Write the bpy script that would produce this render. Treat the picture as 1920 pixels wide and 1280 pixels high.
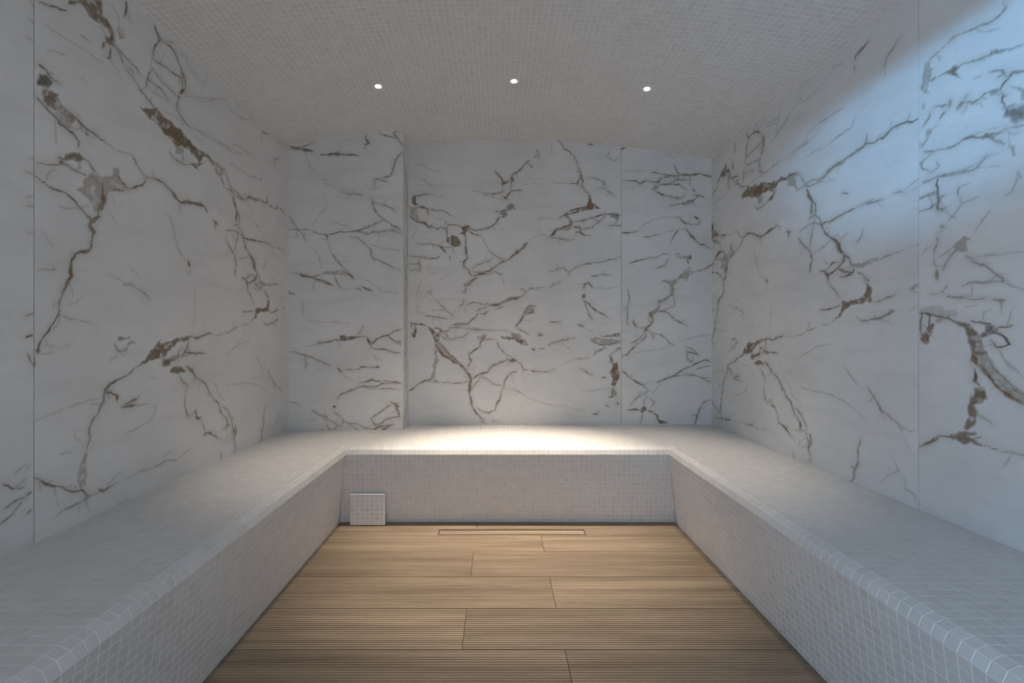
import bpy, math, random
import numpy as np
from mathutils import Matrix, Vector

for o in list(bpy.data.objects):
    bpy.data.objects.remove(o, do_unlink=True)
scene = bpy.context.scene
COL = scene.collection

# ----------------------------------------------------------------- survey of the room (metres)
# camera stands at the origin, 1.03 m above the floor, looking along +Y
F, CX, CY = 800.0, 935.5, 632.4          # focal length and vanishing point, pixels of 1920x1280
HC = 1.03                                 # camera height
HB = 0.425                                # bench height
XL, XR = -1.372, 1.475                    # side walls
YB, YP, YR = 2.960, 2.782, -0.75          # back wall, column front, rear wall
XC = -0.626                               # column's free edge
XJ = 0.849                                # joint between the two back panels
YJL, YJR = 1.2594, 1.500                  # panel joints on the side walls
XFL, XFR, YF = -0.833, 0.928, 2.327       # front planes of the bench at its nosing
NOSE, UNDER = 0.034, 0.052                # nosing radius, how far the front leans in
PITCH = 0.02626                           # mosaic pitch
def zc(x): return HC + 1.376 - 0.0668 * (x - 0.004) ** 2     # vaulted ceiling

# ----------------------------------------------------------------- camera
cam_d = bpy.data.cameras.new('camera')
cam_d.sensor_width = 36.0
cam_d.lens = 36.0 * F / 1920.0
cam_d.shift_x = (960.0 - CX) / 1920.0
cam_d.shift_y = (CY - 640.0) / 1920.0
cam_d.clip_start = 0.02
cam = bpy.data.objects.new('camera', cam_d)
COL.objects.link(cam)
cam.location = (0, 0, HC)
cam.rotation_euler = (math.pi / 2, 0, 0)
scene.camera = cam

# ----------------------------------------------------------------- world, lights, exposure
w = bpy.data.worlds.new('world'); scene.world = w; w.use_nodes = True
w.node_tree.nodes['Background'].inputs[0].default_value = (0.45, 0.62, 0.85, 1)
w.node_tree.nodes['Background'].inputs[1].default_value = 0.25
vs = scene.view_settings
vs.view_transform = 'Standard'; vs.look = 'None'; vs.gamma = 1.0
vs.exposure = 0.06
vs.use_curve_mapping = False

def light(name, kind, loc, energy, color, target=None, **kw):
    d = bpy.data.lights.new(name, kind); d.energy = energy; d.color = color
    for k, v in kw.items(): setattr(d, k, v)
    o = bpy.data.objects.new(name, d); COL.objects.link(o); o.location = loc
    if target is not None:
        o.rotation_euler = (Vector(target) - Vector(loc)).to_track_quat('-Z', 'Y').to_euler()
    return o
# fill light added in the doorway behind the camera, and the corridor's cool lamp
light('doorway_fill', 'AREA', (-0.15, YR - 0.12, 1.05), 12.5, (0.88, 0.93, 1.0), (-0.15, 1.0, 1.05),
      shape='RECTANGLE', size=0.95, size_y=1.9)
light('corridor_lamp', 'SPOT', (-0.80, -1.55, 1.99), 430.0, (0.20, 0.56, 1.0), (1.475, 1.45, 1.84),
      spot_size=math.radians(16), spot_blend=1.0, shadow_soft_size=0.02)
light('added_blue_fill', 'AREA', (-0.95, -1.45, 1.15), 40.0, (0.30, 0.62, 1.0), (1.45, 1.15, 0.55),
      shape='RECTANGLE', size=0.5, size_y=0.7)  # added unseen fill, tints the right bench face and lower wall blue
SPOT_W = 310.0
SPOT_C = (1.0, 0.85, 0.68)
# traced veins of the marble prints.  One block per surveyed rectangle of the
# photograph: plane, left, top, magnification, then strokes "<tone><width> x y x y ..."
# (lower case = vein, upper case = filled patch)
VEINS = [
("C",50,0,5.12,"g10 20 0 60 70 85 110 85 190;f8 0 170 60 215 90 235;f8 0 355 85 395"),
("C",50,240,5.12,"g8 0 425 50 432 92 455;g10 0 750 85 742;f8 20 295 85 295;f9 0 1000 70 1010;f9 0 670 80 640"),
("C",50,480,5.12,"g12 0 580 70 550;k14 0 780 65 762;g9 0 935 40 1010 70 1060"),
("C",50,720,5.12,"f9 0 820 50 780;k11 0 1075 45 1040;g9 0 1240 50 1210;f9 -120 860 -40 800 20 770;k12 -220 1200 -120 1130 -30 1090;g12 -250 1330 -160 1260 -60 1150;k10 -230 960 -130 1000 -40 990"),
("L",50,0,5.12,"k14 105 15 160 30 250 70 320 90 385 105;B 500 0 520 40 580 110 640 190 720 240 800 290 780 200 735 150 740 80 715 0;b26 400 25 510 20;b34 770 200 815 300 810 370;B 770 350 850 340 840 410 880 480 800 420 755 400;b14 870 460 940 540 1000 600;g9 1000 600 1050 650 1085 700;b10 850 460 900 530 925 600;g11 960 680 1010 730 1060 790 1090 860 1140 920 1200 990 1260 1050;g9 965 650 1010 670 1030 710;f14 720 250 760 330 770 380;k6 955 0 955 80 935 165;T 870 250 935 260 945 370 890 370;f8 740 10 830 70 880 150 890 260;b8 730 460 745 400;b8 800 440 808 550 770 550;f10 740 590 660 560 600 510 520 460 430 400 340 350 250 300 170 230;f6 520 350 600 400;k9 105 615 170 660 220 720 265 770;K 105 680 190 700 240 770 235 830 180 840 105 820;g9 265 770 330 800;B 150 860 200 850 300 900 330 970 400 1060 470 1130 440 1170 350 1110 260 1060 200 1030 160 960;k14 105 945 150 990 210 1060 270 1120 310 1180 380 1230 450 1280;T 270 1080 350 1120 440 1170 430 1230 380 1220 310 1170;k9 470 1130 520 1190 580 1240 650 1280;f8 400 1020 470 1090 530 1150;f6 530 745 590 790;f6 190 480 300 500 390 540"),
("L",240,30,5.12,"k18 262 100 265 140 290 190 300 240;k10 310 220 360 260 410 300 450 360 480 430 510 490 530 550;k22 530 550 540 600;k8 525 600 520 650 530 720;k8 550 600 552 660 535 720;k16 535 715 505 740;k8 300 240 255 295 245 360 235 400;f8 235 400 225 470 235 510;k7 240 415 300 455 370 500 440 555 520 595;g8 235 510 280 570 330 630 400 690 445 740 470 765;g7 235 510 195 560 190 620 175 690;g7 200 610 250 660 310 695 350 750 390 800;f7 190 660 230 720 300 760 390 830;f6 205 590 240 625;k9 490 760 480 820 470 870 475 910 510 970;b9 510 970 550 1020 590 1060;f6 590 1060 680 1100 800 1150;f5 560 370 565 450 620 510 690 590 735 645;f5 770 550 740 640 715 720 710 775;f5 540 765 700 785 860 795 950 800;f6 950 800 970 880 1030 940 1090 980 1180 990;B 250 880 290 890 340 960 400 1000 470 1080 540 1150 600 1230 680 1280 560 1280 440 1180 350 1130 300 1060 210 990 160 920 120 875;f6 300 880 380 930 470 980 540 1050"),
("L",290,240,5.12,"B 180 0 240 0 320 100 400 190 480 240 520 270 540 310 470 280 440 310 430 340 400 290 330 220 260 180 200 170 150 100 100 60 60 0;T 200 170 260 190 290 220 260 260 200 255;g9 150 230 180 290 230 320 280 350 350 350;g9 270 260 265 310;B 350 345 410 330 480 340 420 365 415 390 360 365;k14 500 250 545 310 565 350;b22 0 470 80 530 150 590 220 680 260 710 330 715 400 725 470 740 500 800;f7 560 100 650 150 740 200;f6 90 810 150 850 180 1040 220 1160 280 1270"),
("L",50,480,5.12,"b20 460 10 430 60 420 120 420 190 390 240 370 310 340 370;b28 340 370 320 430 310 490;b16 310 490 310 540 270 610 230 680;k18 230 680 200 740 150 800 125 860 110 900;R 75 900 125 890 130 920 80 940;R 70 990 90 985 80 1055 70 1050;B 870 800 900 765 990 775 990 795 900 810;T 960 840 1000 820 1050 825 1020 850 970 870;g7 850 850 870 905 930 915 970 880;f30 800 1000 880 950;k11 750 1280 810 1220 890 1175 960 1150 1020 1090 1060 1065;B 1060 1065 1130 1000 1180 920 1280 800 1280 980 1180 1010 1110 1050;g8 1065 315 1130 350 1180 410;f26 930 280 1000 270 1050 300;f6 1000 120 1060 170 1080 210;f7 800 180 900 230 950 270;f7 1080 410 1160 480;f8 330 560 400 590 480 610 650 640;f6 390 470 480 450 530 380;g16 245 135 275 135;f5 100 135 250 135;f5 1190 1160 1240 1165;f8 130 925 240 930"),
("L",50,240,5.12,"k9 400 20 450 60 490 120 500 190;k10 560 0 630 40 690 85 745 125;g14 580 50 600 70;B 370 240 510 235 560 300 500 325 370 315 340 290;b12 100 340 170 352 240 355 330 325;b16 310 315 350 320;g9 300 275 350 290;b12 330 335 400 370 470 415 560 450;k14 560 300 600 330 640 390 680 440;T 540 480 620 440 700 450 800 470 830 440 820 380 880 370 890 450 930 540 960 590 900 600 810 590 780 650 760 740 740 790 690 810 650 790 610 690 560 640 480 610 540 580;b16 880 460 920 520 970 580;b12 820 585 940 600;b16 735 540 730 620 710 700 690 790;g9 620 470 690 520 735 550;b36 740 660 720 780;b14 690 800 685 850 640 880;b24 710 855 630 900;b22 620 880 605 930 640 1000 625 1080 630 1130;b24 630 1130 580 1180 500 1195 460 1215;b20 460 1215 465 1250 430 1280;k10 80 450 150 510 250 580 370 620 450 690 510 760 550 810 635 870;b8 980 580 1060 560 1130 530 1145 490;b16 1145 470 1200 485 1280 505;g8 1020 260 1050 340 1100 420 1150 470;f8 750 130 860 210 1010 260;f6 820 600 830 690 855 740;f8 800 810 850 890;f10 130 990 200 1060 260 1150;f7 310 755 390 770 520 765"),
("L",50,720,5.12,"g16 800 0 755 60 745 130 720 200 690 270 640 330;k14 640 330 610 400 600 470 600 560 575 620;T 530 660 580 640 575 800 570 960 520 1000 490 950 500 850 520 760;k11 60 905 120 920 180 960 240 985 320 985 380 1010 460 1030 530 1010 560 1060 590 1085;g14 590 1090 510 1130 440 1170 370 1200 290 1260;f8 260 1000 290 1090 310 1170;b18 700 1030 760 1010 820 970;T 680 1010 730 1000 770 1010 720 1050;f6 820 970 880 930;f6 970 905 1060 860 1130 825 1280 780;f8 590 1085 690 1050;r14 820 75 870 110 870 160;k8 770 65 820 80;b16 910 215 960 215 1050 200;b8 940 190 990 165 1060 140;f6 1050 200 1160 185;f8 310 250 400 220 520 180 600 150 690 135;f9 70 360 200 300 330 250;f7 310 670 450 650;f6 465 430 470 500 520 550;f6 920 490 1050 430 1160 360 1220 290 1240 200;f7 860 1160 980 1100"),
("L",290,440,5.12,"B 240 980 310 965 350 975 330 1000 250 1020 180 1070 130 1120 100 1180 70 1180 0 1200 0 1100 60 1040 150 1020;k14 340 970 410 990;b7 410 990 460 965 530 940;b12 320 1000 318 1060 300 1110 270 1150;g9 270 1080 235 1110 230 1160;k12 300 1130 370 1135 475 1135;T 240 1160 320 1140 370 1150 300 1170;b26 230 1170 160 1210 100 1225;B 80 1190 150 1200 150 1260 100 1270 75 1250"),
("L",290,640,5.12,"B 150 260 210 230 300 260 310 290 215 310 145 305;b26 310 240 350 280 390 320 400 350;k9 400 350 450 370 490 410 510 460 530 500 570 550 610 600 620 650 655 710 690 740;k20 690 740 695 790 690 825;b10 700 820 725 800;g10 650 625 700 660 720 710 740 750;k8 740 750 745 830 765 880 755 940 770 980 775 1050;k6 770 800 780 870 765 930;g7 235 330 270 385 320 435;f6 320 435 305 480 290 550;k7 290 550 290 620 305 680 320 720;b8 340 720 395 670 400 710;B 385 710 440 715 445 745 400 750;g6 445 740 470 800 480 850;k18 520 875 560 895 600 925;g7 470 900 490 875 520 880;f6 600 925 640 940 680 985;f6 620 860 690 825;f6 680 970 690 930 740 850;f6 540 370 590 420 620 510 680 570;g7 0 1200 70 1170 140 1130 200 1140;f6 200 1140 290 1080 350 1020;g8 630 1080 640 1130"),
("R",1330,220,5.12,"k10 700 600 735 590 770 550 845 530;g8 845 530 880 570 905 610 915 640;T 760 560 840 540 830 620 850 700 800 650 750 660;g6 840 700 880 680 930 650;g8 920 635 990 600 1060 605 1110 560 1160 500;t20 1130 520 1180 480 1260 430;g8 920 660 990 650 1040 625 1075 605;b22 940 690 960 750 990 800;k8 990 800 1020 830 1025 900 1010 930;b18 985 820 985 880 980 930;k6 960 980 1000 935;k12 1015 930 1060 970 1080 1050 1110 1120 1160 1150 1210 1190 1250 1240;k22 1180 1160 1240 1210 1260 1280;g6 1015 950 1000 1040 980 1150 965 1240;g6 860 1160 890 1210 945 1270;g6 1080 1025 1000 1015 930 1050 870 1090;b10 1080 1025 1150 1005 1210 970 1280 930;f6 1160 1180 1100 1240 1030 1270;k5 760 1085 760 1155;k5 735 1100 780 1100;f8 1140 0 1050 60 950 150 930 240 860 300 750 380 600 480;f7 1280 150 1160 250 1000 330 900 400;f6 640 190 690 110 750 20;f5 540 90 640 60"),
("R",1500,200,5.12,"t22 270 620 330 570 400 540 440 500 510 450 590 400 640 350;g8 210 700 240 660 290 610;k9 640 350 710 350 760 310 800 300 850 250 900 195 960 165 1020 145 1075 150 1135 120;g6 640 265 640 320 620 370;g9 400 830 460 830;f6 0 400 80 340 150 260 200 200;f7 150 190 230 130 330 60 420 10;f8 270 360 380 270 430 240 500 190 530 100;b9 220 1125 290 1100 380 1050 450 1010 540 970 600 940;g6 600 940 740 905 830 880;g10 890 830 950 815 1010 835;f6 1060 800 1130 765;f6 620 920 720 880;f7 390 1270 460 1210"),
("R",1560,0,6.4,"k10 440 480 360 590 290 660 270 720;g12 265 790 268 850;g10 780 510 700 620 650 690 635 770;f8 635 770 580 870;f8 800 480 850 410;f7 0 800 80 780 140 755"),
("R",1500,420,5.12,"b26 330 150 380 200 380 250 420 290;k16 420 290 460 320;b26 420 300 415 360 380 410;k10 465 310 480 370 510 395;T 510 375 600 370 680 335 750 330 740 360 640 395 560 425 520 410;g8 760 335 820 305 870 295;k12 380 410 320 460 270 480;b8 375 360 310 375 260 430;k20 240 450 265 500 265 555;k7 190 455 235 455;b18 370 430 440 460 500 460;k8 510 400 520 440 490 480 430 505 390 510;g7 450 420 490 395;g12 555 465 600 490 640 530;k10 640 530 670 545;B 650 560 690 600 680 740 600 760 500 780 450 810 400 870 340 910 290 940 370 870 400 800 400 740 500 730 600 690 625 640;b7 200 830 270 810 390 785;g6 275 560 330 630 380 710;b9 700 755 780 735 850 700 910 675;T 1030 625 1130 570 1130 590 1080 630 1130 665 1060 640;g12 590 935 680 920 760 905 830 870 900 835;T 850 815 930 830 900 865 840 880;f7 530 880 590 935;k14 100 290 115 340 100 400 95 465;g7 0 170 40 220 90 260 100 290;f7 130 280 200 240 260 190 290 160;f7 380 140 430 120 460 90;g6 600 60 580 130 550 170;f10 0 1060 80 1020 140 1000;f7 70 1010 90 930;f7 1040 835 1120 790;f7 870 290 950 260 1050 220 1130 200;f7 0 1270 80 1230 150 1170 300 1150"),
("R",1330,420,5.12,"b18 545 530 555 560;f7 430 280 460 330 465 400 490 470 530 530;f7 560 600 540 630;f6 590 740 590 900 580 1020;f9 620 1110 700 1075 800 1080 900 1050 960 1010 1020 990;f9 1070 970 1150 960"),
("R",1500,640,4.0,"g7 510 350 550 410 610 510 680 570 740 620 770 670;f7 0 340 90 370 220 395 310 440 400 500 490 575;g11 460 730 435 800 435 900 410 970 400 1030 375 1060;g6 385 930 410 950;f8 605 1060 660 1010 740 970 700 890;f9 780 1020 790 1110 860 1150 870 1200;f6 330 180 380 260 440 330;f6 780 730 820 810"),
("P",535,240,5.12,"k9 40 170 120 190 200 205 270 225;b7 50 195 140 205 250 230;g7 120 190 200 170 290 130;k14 340 255 450 255 560 250 700 262;g6 490 250 500 230 550 245;k10 775 60 772 100 800 145 772 160 770 200;k7 905 50 980 75 1060 100;k7 1040 40 1070 100;k7 1040 45 1070 25 1125 25;g9 1075 100 1110 150 1130 180;k7 1130 230 1085 265 1060 310 1045 360 1035 400 1000 460;k6 1040 295 1065 300;k6 1020 385 1040 400;g9 1000 460 930 475 850 500;g7 870 490 930 500 990 520;g6 855 505 858 540 845 565;f7 800 580 880 585 940 560;f8 370 530 440 550 540 590 640 600 740 640;g9 540 615 600 630 660 630 735 640;f9 230 365 280 400;f10 370 450 390 450;f7 360 490 430 495;f7 190 240 215 310 230 360;k9 830 670 845 740 875 815 945 880;g7 850 710 930 735 1010 765 1060 800;k8 945 880 1000 910 1030 940 1070 950 1110 985;k7 945 880 880 910 800 950 700 985 610 998;g9 610 995 690 995 760 1000 800 1020 830 1000 880 1000 930 990 980 985 1040 985 1080 1005 1130 1010;f8 410 720 390 770 340 820 290 890 260 930 280 980;f7 455 905 560 930 640 950;k8 280 990 330 1020 400 1025 470 1010 530 995 600 998;g7 40 970 110 975 190 970 280 995;g7 30 840 70 890 110 970 170 1020 205 1085;f8 60 1045 130 1040;k9 405 1025 400 1070;f7 330 1065 400 1070;g7 630 1050 690 1050 750 1100 820 1165 825 1225;f7 810 1115 900 1145 1000 1165 1110 1170"),
("P",535,400,5.12,"f7 405 260 420 320 450 400;k8 450 400 500 460 535 500 580 550;T 330 590 400 550 470 560 510 540 580 555 630 580 660 620 600 600 500 585 400 590;b12 590 555 650 625;g8 270 605 330 590;b16 110 575 180 600 260 615;b14 260 610 340 645 400 665 460 690;f7 40 570 110 575;g9 470 600 500 660 525 715;k14 735 690 770 720 830 745;g9 680 715 735 730;f7 540 735 680 720;g7 820 380 840 430 900 450 960 480 1020 510 1110 550;f7 700 605 780 640 860 690 940 750 1020 750 1100 770;f9 290 640 270 700 270 750;T 30 745 90 760 90 780 30 770;f9 165 840 170 920 170 990;f7 220 1020 330 1040 470 1045 620 1060;f7 260 330 320 410 350 520"),
("P",535,600,5.12,"B 525 150 555 135 600 155 680 150 690 185 600 195 560 210 530 195;b9 680 165 720 160 770 150;k9 380 215 450 205 480 190 540 200;g11 310 215 380 215;f7 200 260 280 235 380 215;g7 690 145 720 110 750 50;k9 780 160 800 200 820 250;k8 830 230 880 180 950 150 1000 140 1040 105 1110 85;b8 985 150 1020 180 1060 205;T 1040 200 1100 190 1115 250 1080 220;b9 820 265 890 280 950 280 1020 300 1100 320;g8 30 300 100 310 180 335 260 360 340 400 430 435;g8 190 340 190 400 205 470;g7 535 495 600 475 710 470 725 450 890 455;k7 500 455 535 500;k10 870 453 895 453;f6 540 510 600 560 650 590;k7 715 600 780 590 830 575 920 590;k8 950 580 1030 590 1110 605;k14 720 640 780 640 830 635;k7 830 635 870 635 920 610 1000 605 1060 610;g11 720 640 650 665 590 690 540 710 510 740;g6 790 650 900 660 1000 655 1110 665;g7 510 740 500 770;k10 460 840 485 825;g7 465 880 500 905 525 920;b8 820 945 870 910 930 870 960 840 1010 815;b9 1010 785 1060 810 1090 830 1070 830;b11 1050 820 1080 870 1090 930;b7 830 950 850 990 865 1010;b8 865 1010 920 990 950 960 1000 940 1080 930;b9 850 1050 900 1020 960 1015 1040 1000;b11 920 1065 960 1040 1010 1010;g8 550 970 600 990 650 1020 700 1050;g9 620 990 700 1000 760 1030 840 1045;g8 310 905 350 920 400 960 470 975;g8 260 865 310 900;g6 380 910 400 935;g8 470 990 520 1020 550 990 550 950 520 930;g7 400 1000 420 1050 460 1055 500 1030;f10 220 950 290 960;f9 20 780 80 790 155 825;f14 330 1050 370 1050;f7 850 330 870 375 930 380"),
("B",760,255,5.818,"B 70 680 90 650 120 650 120 720 150 745 110 760 70 745;b10 110 655 180 645 260 632;f7 260 632 340 655 440 665;b16 130 770 200 775 250 795;b11 240 800 250 850 235 820;b9 280 795 340 815 400 815;B 390 810 420 805 460 845 550 885 470 860 420 830;T 50 770 130 780 150 900 100 920 50 870;b12 60 880 120 925 180 940 230 965;b18 200 940 260 990 290 985;k9 290 990 350 1015 380 995 430 1015 460 990;g7 430 930 450 950;f7 320 900 400 910;k9 450 1000 450 1060 460 1110;b9 470 970 540 970 620 990;b20 620 995 690 990;B 620 1000 680 980 720 1010 680 1040 650 1080 590 1065 630 1040;b9 700 1010 780 1030 860 1010 940 985 990 945;b9 700 1040 760 1075 830 1085;B 440 1120 520 1080 570 1100 600 1150 610 1200 540 1210 490 1190 450 1150;k10 655 1070 655 1130 655 1210 660 1280;g8 120 1165 190 1180 270 1170 340 1190 400 1210 500 1215;b11 380 1200 440 1270;f7 830 1090 870 1170 920 1250;f7 60 1120 110 1060 140 1000;f9 100 300 200 320 300 375 420 400;f7 160 450 240 510 300 555;G 1030 820 1100 780 1140 730 1180 740 1200 800 1130 810 1090 830 1130 860 1060 890 1020 890;k10 1020 890 990 950;g7 980 825 1030 825;b9 980 380 1010 420 1050 455 1060 530 1055 600;B 1060 470 1090 490 1130 480 1110 520 1065 535;g8 1040 620 1060 600;k8 880 628 960 632 1040 622;f7 740 595 830 620 880 628;f7 830 645 930 660 1080 700;b16 1150 600 1120 650 1080 680;b18 1070 665 1105 690;g9 1150 590 1155 520 1150 470;g14 1150 470 1180 410 1240 370 1280 340;k7 1150 600 1210 595 1280 590;f6 720 700 740 700"),
("B",960,255,5.818,"b10 0 430 40 400 100 355 130 310 155 290;g7 155 290 200 265;b12 0 440 15 500;k6 245 230 290 200 275 150;k6 290 205 295 245;g6 155 290 185 310;T 185 320 250 310 215 360;g10 500 55 545 85 565 130 630 170 680 230 710 280;g8 710 280 725 340 750 385;k7 710 390 750 390;k14 750 400 750 450;k8 745 450 715 500 720 525;k12 750 450 775 490 760 530 785 580;k7 640 513 715 520;k7 785 580 810 610 845 640;R 835 650 858 650 870 740 930 760 970 800 900 800 840 800 740 830 700 830 720 790 800 770 825 740;r11 515 895 570 860 640 815 720 790 800 770;k12 590 860 640 850 720 830;R 570 860 610 870 640 910 660 970 630 960 620 910 580 880;r12 650 945 730 925 800 915 870 895;k9 870 895 940 870 1010 850;k12 1010 850 1080 850 1160 860;G 1060 860 1170 855 1180 890 1150 910 1080 890;g9 890 900 940 935 985 910 1015 860;g7 940 940 880 985 820 1010 760 1020;g9 1140 920 1110 965;k10 1060 980 1120 970 1190 975;r22 650 970 560 1000 490 1020 460 1060 420 1095;r9 560 1025 610 1020 650 985;b16 670 985 730 995 760 1020;k10 695 1050 740 1050 770 1075 850 1085;g9 760 1020 740 1050;g8 420 1105 520 1115 590 1140 680 1125;f7 280 905 350 885 410 900 500 905;f7 390 1030 450 1030;f11 250 1040 310 1030;f7 180 1140 220 1110 330 1075 400 1090;b16 120 1215 160 1165;g8 120 1215 90 1240;t26 30 1280 80 1250;f7 630 1095 740 1085;g7 820 460 880 455 950 475 1000 500;b9 1000 490 1005 540;g6 930 570 1010 570 1070 610 1120 655;f9 1075 110 1060 180 1040 230 1100 265 1190 265;f7 1120 260 1190 200;k8 815 88 880 95;f8 430 80 430 200;f6 420 510 640 515;f6 120 520 330 520"),
("B",760,420,5.818,"k11 660 250 665 320 680 370 640 410 640 460;k10 640 460 690 500 720 560;b11 730 565 810 550 860 525 930 500 980 465 1040 420 1100 400 1140 380;T 1190 320 1230 290 1260 290 1220 330;b9 1140 380 1190 330 1280 265;g7 730 490 770 450 830 430 900 410 950 370;g7 920 290 970 330 1060 385;g7 740 520 800 530 860 545 950 535;b9 800 555 880 540;g9 960 505 1010 530 1050 545;f7 1040 550 1060 620 1080 670;b16 720 620 780 585;g8 720 620 690 645 640 655;g8 720 630 690 665 640 675;b9 655 700 655 740 625 750;b12 640 825 630 870 600 885;f7 600 885 590 920;g7 660 885 720 860 800 855 860 875;g7 870 900 880 860 920 870 930 900;b20 930 885 1020 885;g11 1020 885 1070 840;G 1060 840 1130 800 1200 790 1280 780 1220 820 1130 840 1070 860;g10 970 925 1070 905;T 720 1040 780 970 800 980 750 1040;g11 780 945 830 920 880 910;g12 810 970 860 985 900 950;b9 690 1080 740 1020;T 530 1080 700 1070 680 1100 520 1110;t9 480 1130 600 1130 760 1150 860 1160;f7 660 970 640 900;f7 520 1000 540 950 600 940;g8 340 830 400 890 460 950 510 980;f8 290 940 380 935 440 950;b9 210 1000 300 1010 370 1020 450 1035;f7 230 815 340 820 600 820;F 230 740 310 705 290 760 310 800 270 780;g7 150 370 155 440 160 520;g10 50 345 150 355 250 375 340 375 370 355;g7 50 438 150 435;g6 50 505 150 495;f7 130 750 140 850 130 960 190 960;f7 180 600 150 680 130 740;f7 190 800 230 780;k9 1210 1115 1240 1070 1280 1000;g7 480 350 490 380;g7 520 240 525 300 540 320;f7 250 450 255 490;f7 270 540 350 530;f6 330 690 400 590 480 530"),
("B",960,420,5.818,"T 20 330 60 290 90 280 100 290 50 320 10 355;T 110 260 150 205 175 205 130 255;g8 400 510 440 520 500 490 570 470;g8 570 470 600 515 630 525 660 490 720 460 790 435 900 425 1000 405 1100 380 1180 355;g7 630 525 610 570;f7 610 570 540 610;F 440 660 500 620 540 625 510 660 460 670;g7 400 700 450 655;g8 150 735 210 695 290 700 350 690;g7 90 700 150 735;g10 150 735 120 780 60 800;G 0 790 60 800 30 825 0 835;f7 720 655 790 655;k9 775 700 800 650 840 635 885 690;f9 890 690 960 690 1030 710 1150 680;r18 785 765 785 800;r9 770 800 800 790;k8 770 830 830 860 880 920 940 960 1000 990 1045 1015;g8 790 850 810 910 840 980 875 1030;g7 860 565 920 560 980 545 1100 555;G 120 970 150 920 190 880 240 900 240 980 180 985 130 1000;k11 130 1000 90 1060 50 1115;g8 190 885 260 900;f7 60 895 130 920;b7 410 1070 530 1070;b8 720 1100 780 1115;f9 780 1120 850 1160 890 1165"),
("B",960,590,5.818,"T 0 190 60 220 150 270 185 320 150 340 90 320 0 260;b7 60 150 130 180 180 210;g10 400 325 470 295 550 275 610 270 690 250;f7 520 295 600 350 660 400;B 960 220 1060 225 1180 195 1180 225 1060 245 980 235;T 840 270 900 240 1000 260 1180 270 1180 305 1080 320 980 325 880 300;g7 880 305 980 328 1080 320 1180 300;g9 890 440 920 410 1010 365;f14 700 480 850 465;f7 550 545 640 495 690 470;b12 1145 375 1180 365;b10 1075 430 1110 405 1150 385;b16 1070 440 1085 500 1095 530;R 1095 530 1150 520 1165 600 1175 660 1150 730 1120 780 1080 770 1095 700 1070 640 1085 590;r18 1110 780 1100 830 1095 880;r14 1125 830 1135 880;b10 1060 893 1110 885;g9 50 510 100 540 120 590 170 605;b10 215 610 300 615;g8 300 620 380 625 470 590;b16 0 490 40 500;b10 210 375 250 375;g9 300 370 350 370;t28 290 220 335 225;f7 0 805 60 830 140 880 220 920 330 960 420 985 560 990 620 1005 700 1040 790 1050;g8 740 580 830 635 880 660;g10 985 690 1020 680;b14 880 1075 920 1085 955 1045;g9 1020 985 1050 1000;g14 1140 970 1160 965;f6 760 830 900 825 1060 790;g6 840 0 880 50"),
("B",760,590,5.818,"R 50 210 80 200 95 160 125 140 130 180 105 240 85 250;b8 60 90 65 150;b10 100 160 110 110 130 100;k10 60 85 130 100 200 110 250 140;B 250 130 300 150 350 200 370 260 340 310 310 280 290 200 260 160;b12 310 140 380 160 400 190;b18 380 180 360 240;g7 400 190 430 180 480 170;g7 420 200 470 250 430 265 400 230;T 320 260 370 280 440 360 530 460 610 540 560 530 480 490 400 450 340 380 320 330;r15 325 330 370 380 410 440 470 470 540 520 600 550;b9 400 330 480 430 560 500 610 545;b26 600 545 640 580 680 640 710 680;b28 680 640 715 700 705 780 700 860;b20 700 870 715 940 735 1010;k12 735 1010 770 1070 810 1100 830 1135;T 320 470 370 480 350 540 320 610 320 690 280 690 300 600 310 520;b11 280 690 220 720 150 750 100 790 45 830;T 210 720 290 690 340 700 370 740 270 740;g7 370 740 450 740 540 745 620 745 690 715;g7 330 380 330 440 350 470;r18 870 230 860 260 820 300 820 340;T 780 240 870 220 860 270 800 280;b10 820 340 760 380 700 430;b8 690 410 700 460 720 500 690 550 670 590;g7 450 280 540 260 620 240 690 200;g7 870 275 960 265;k12 740 700 790 660 830 640 900 625;b9 900 620 940 560;t20 950 550 1000 540 1060 510 1120 485;B 1120 490 1180 480 1210 505 1140 520;g9 1000 300 1030 360 1080 420 1160 460 1170 480;g8 810 670 800 710 760 760 730 800;g7 830 670 900 705 950 750 1060 775;g9 1080 790 1080 730 1110 670 1150 630 1210 620;k8 1070 790 1045 840 1030 920 1000 970 980 1040 900 1070 850 1055 790 1020;g14 1030 920 1005 960;f7 1080 800 1180 810 1280 865;B 1040 230 1150 240 1280 270 1280 330 1180 270 1050 255;T 1150 200 1240 200 1280 240 1200 260;f14 500 110 640 110 760 150 900 170 1050 170 1180 190;f14 940 1160 1040 1160;g8 830 1135 860 1135;g8 820 1160 880 1180"),
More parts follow.
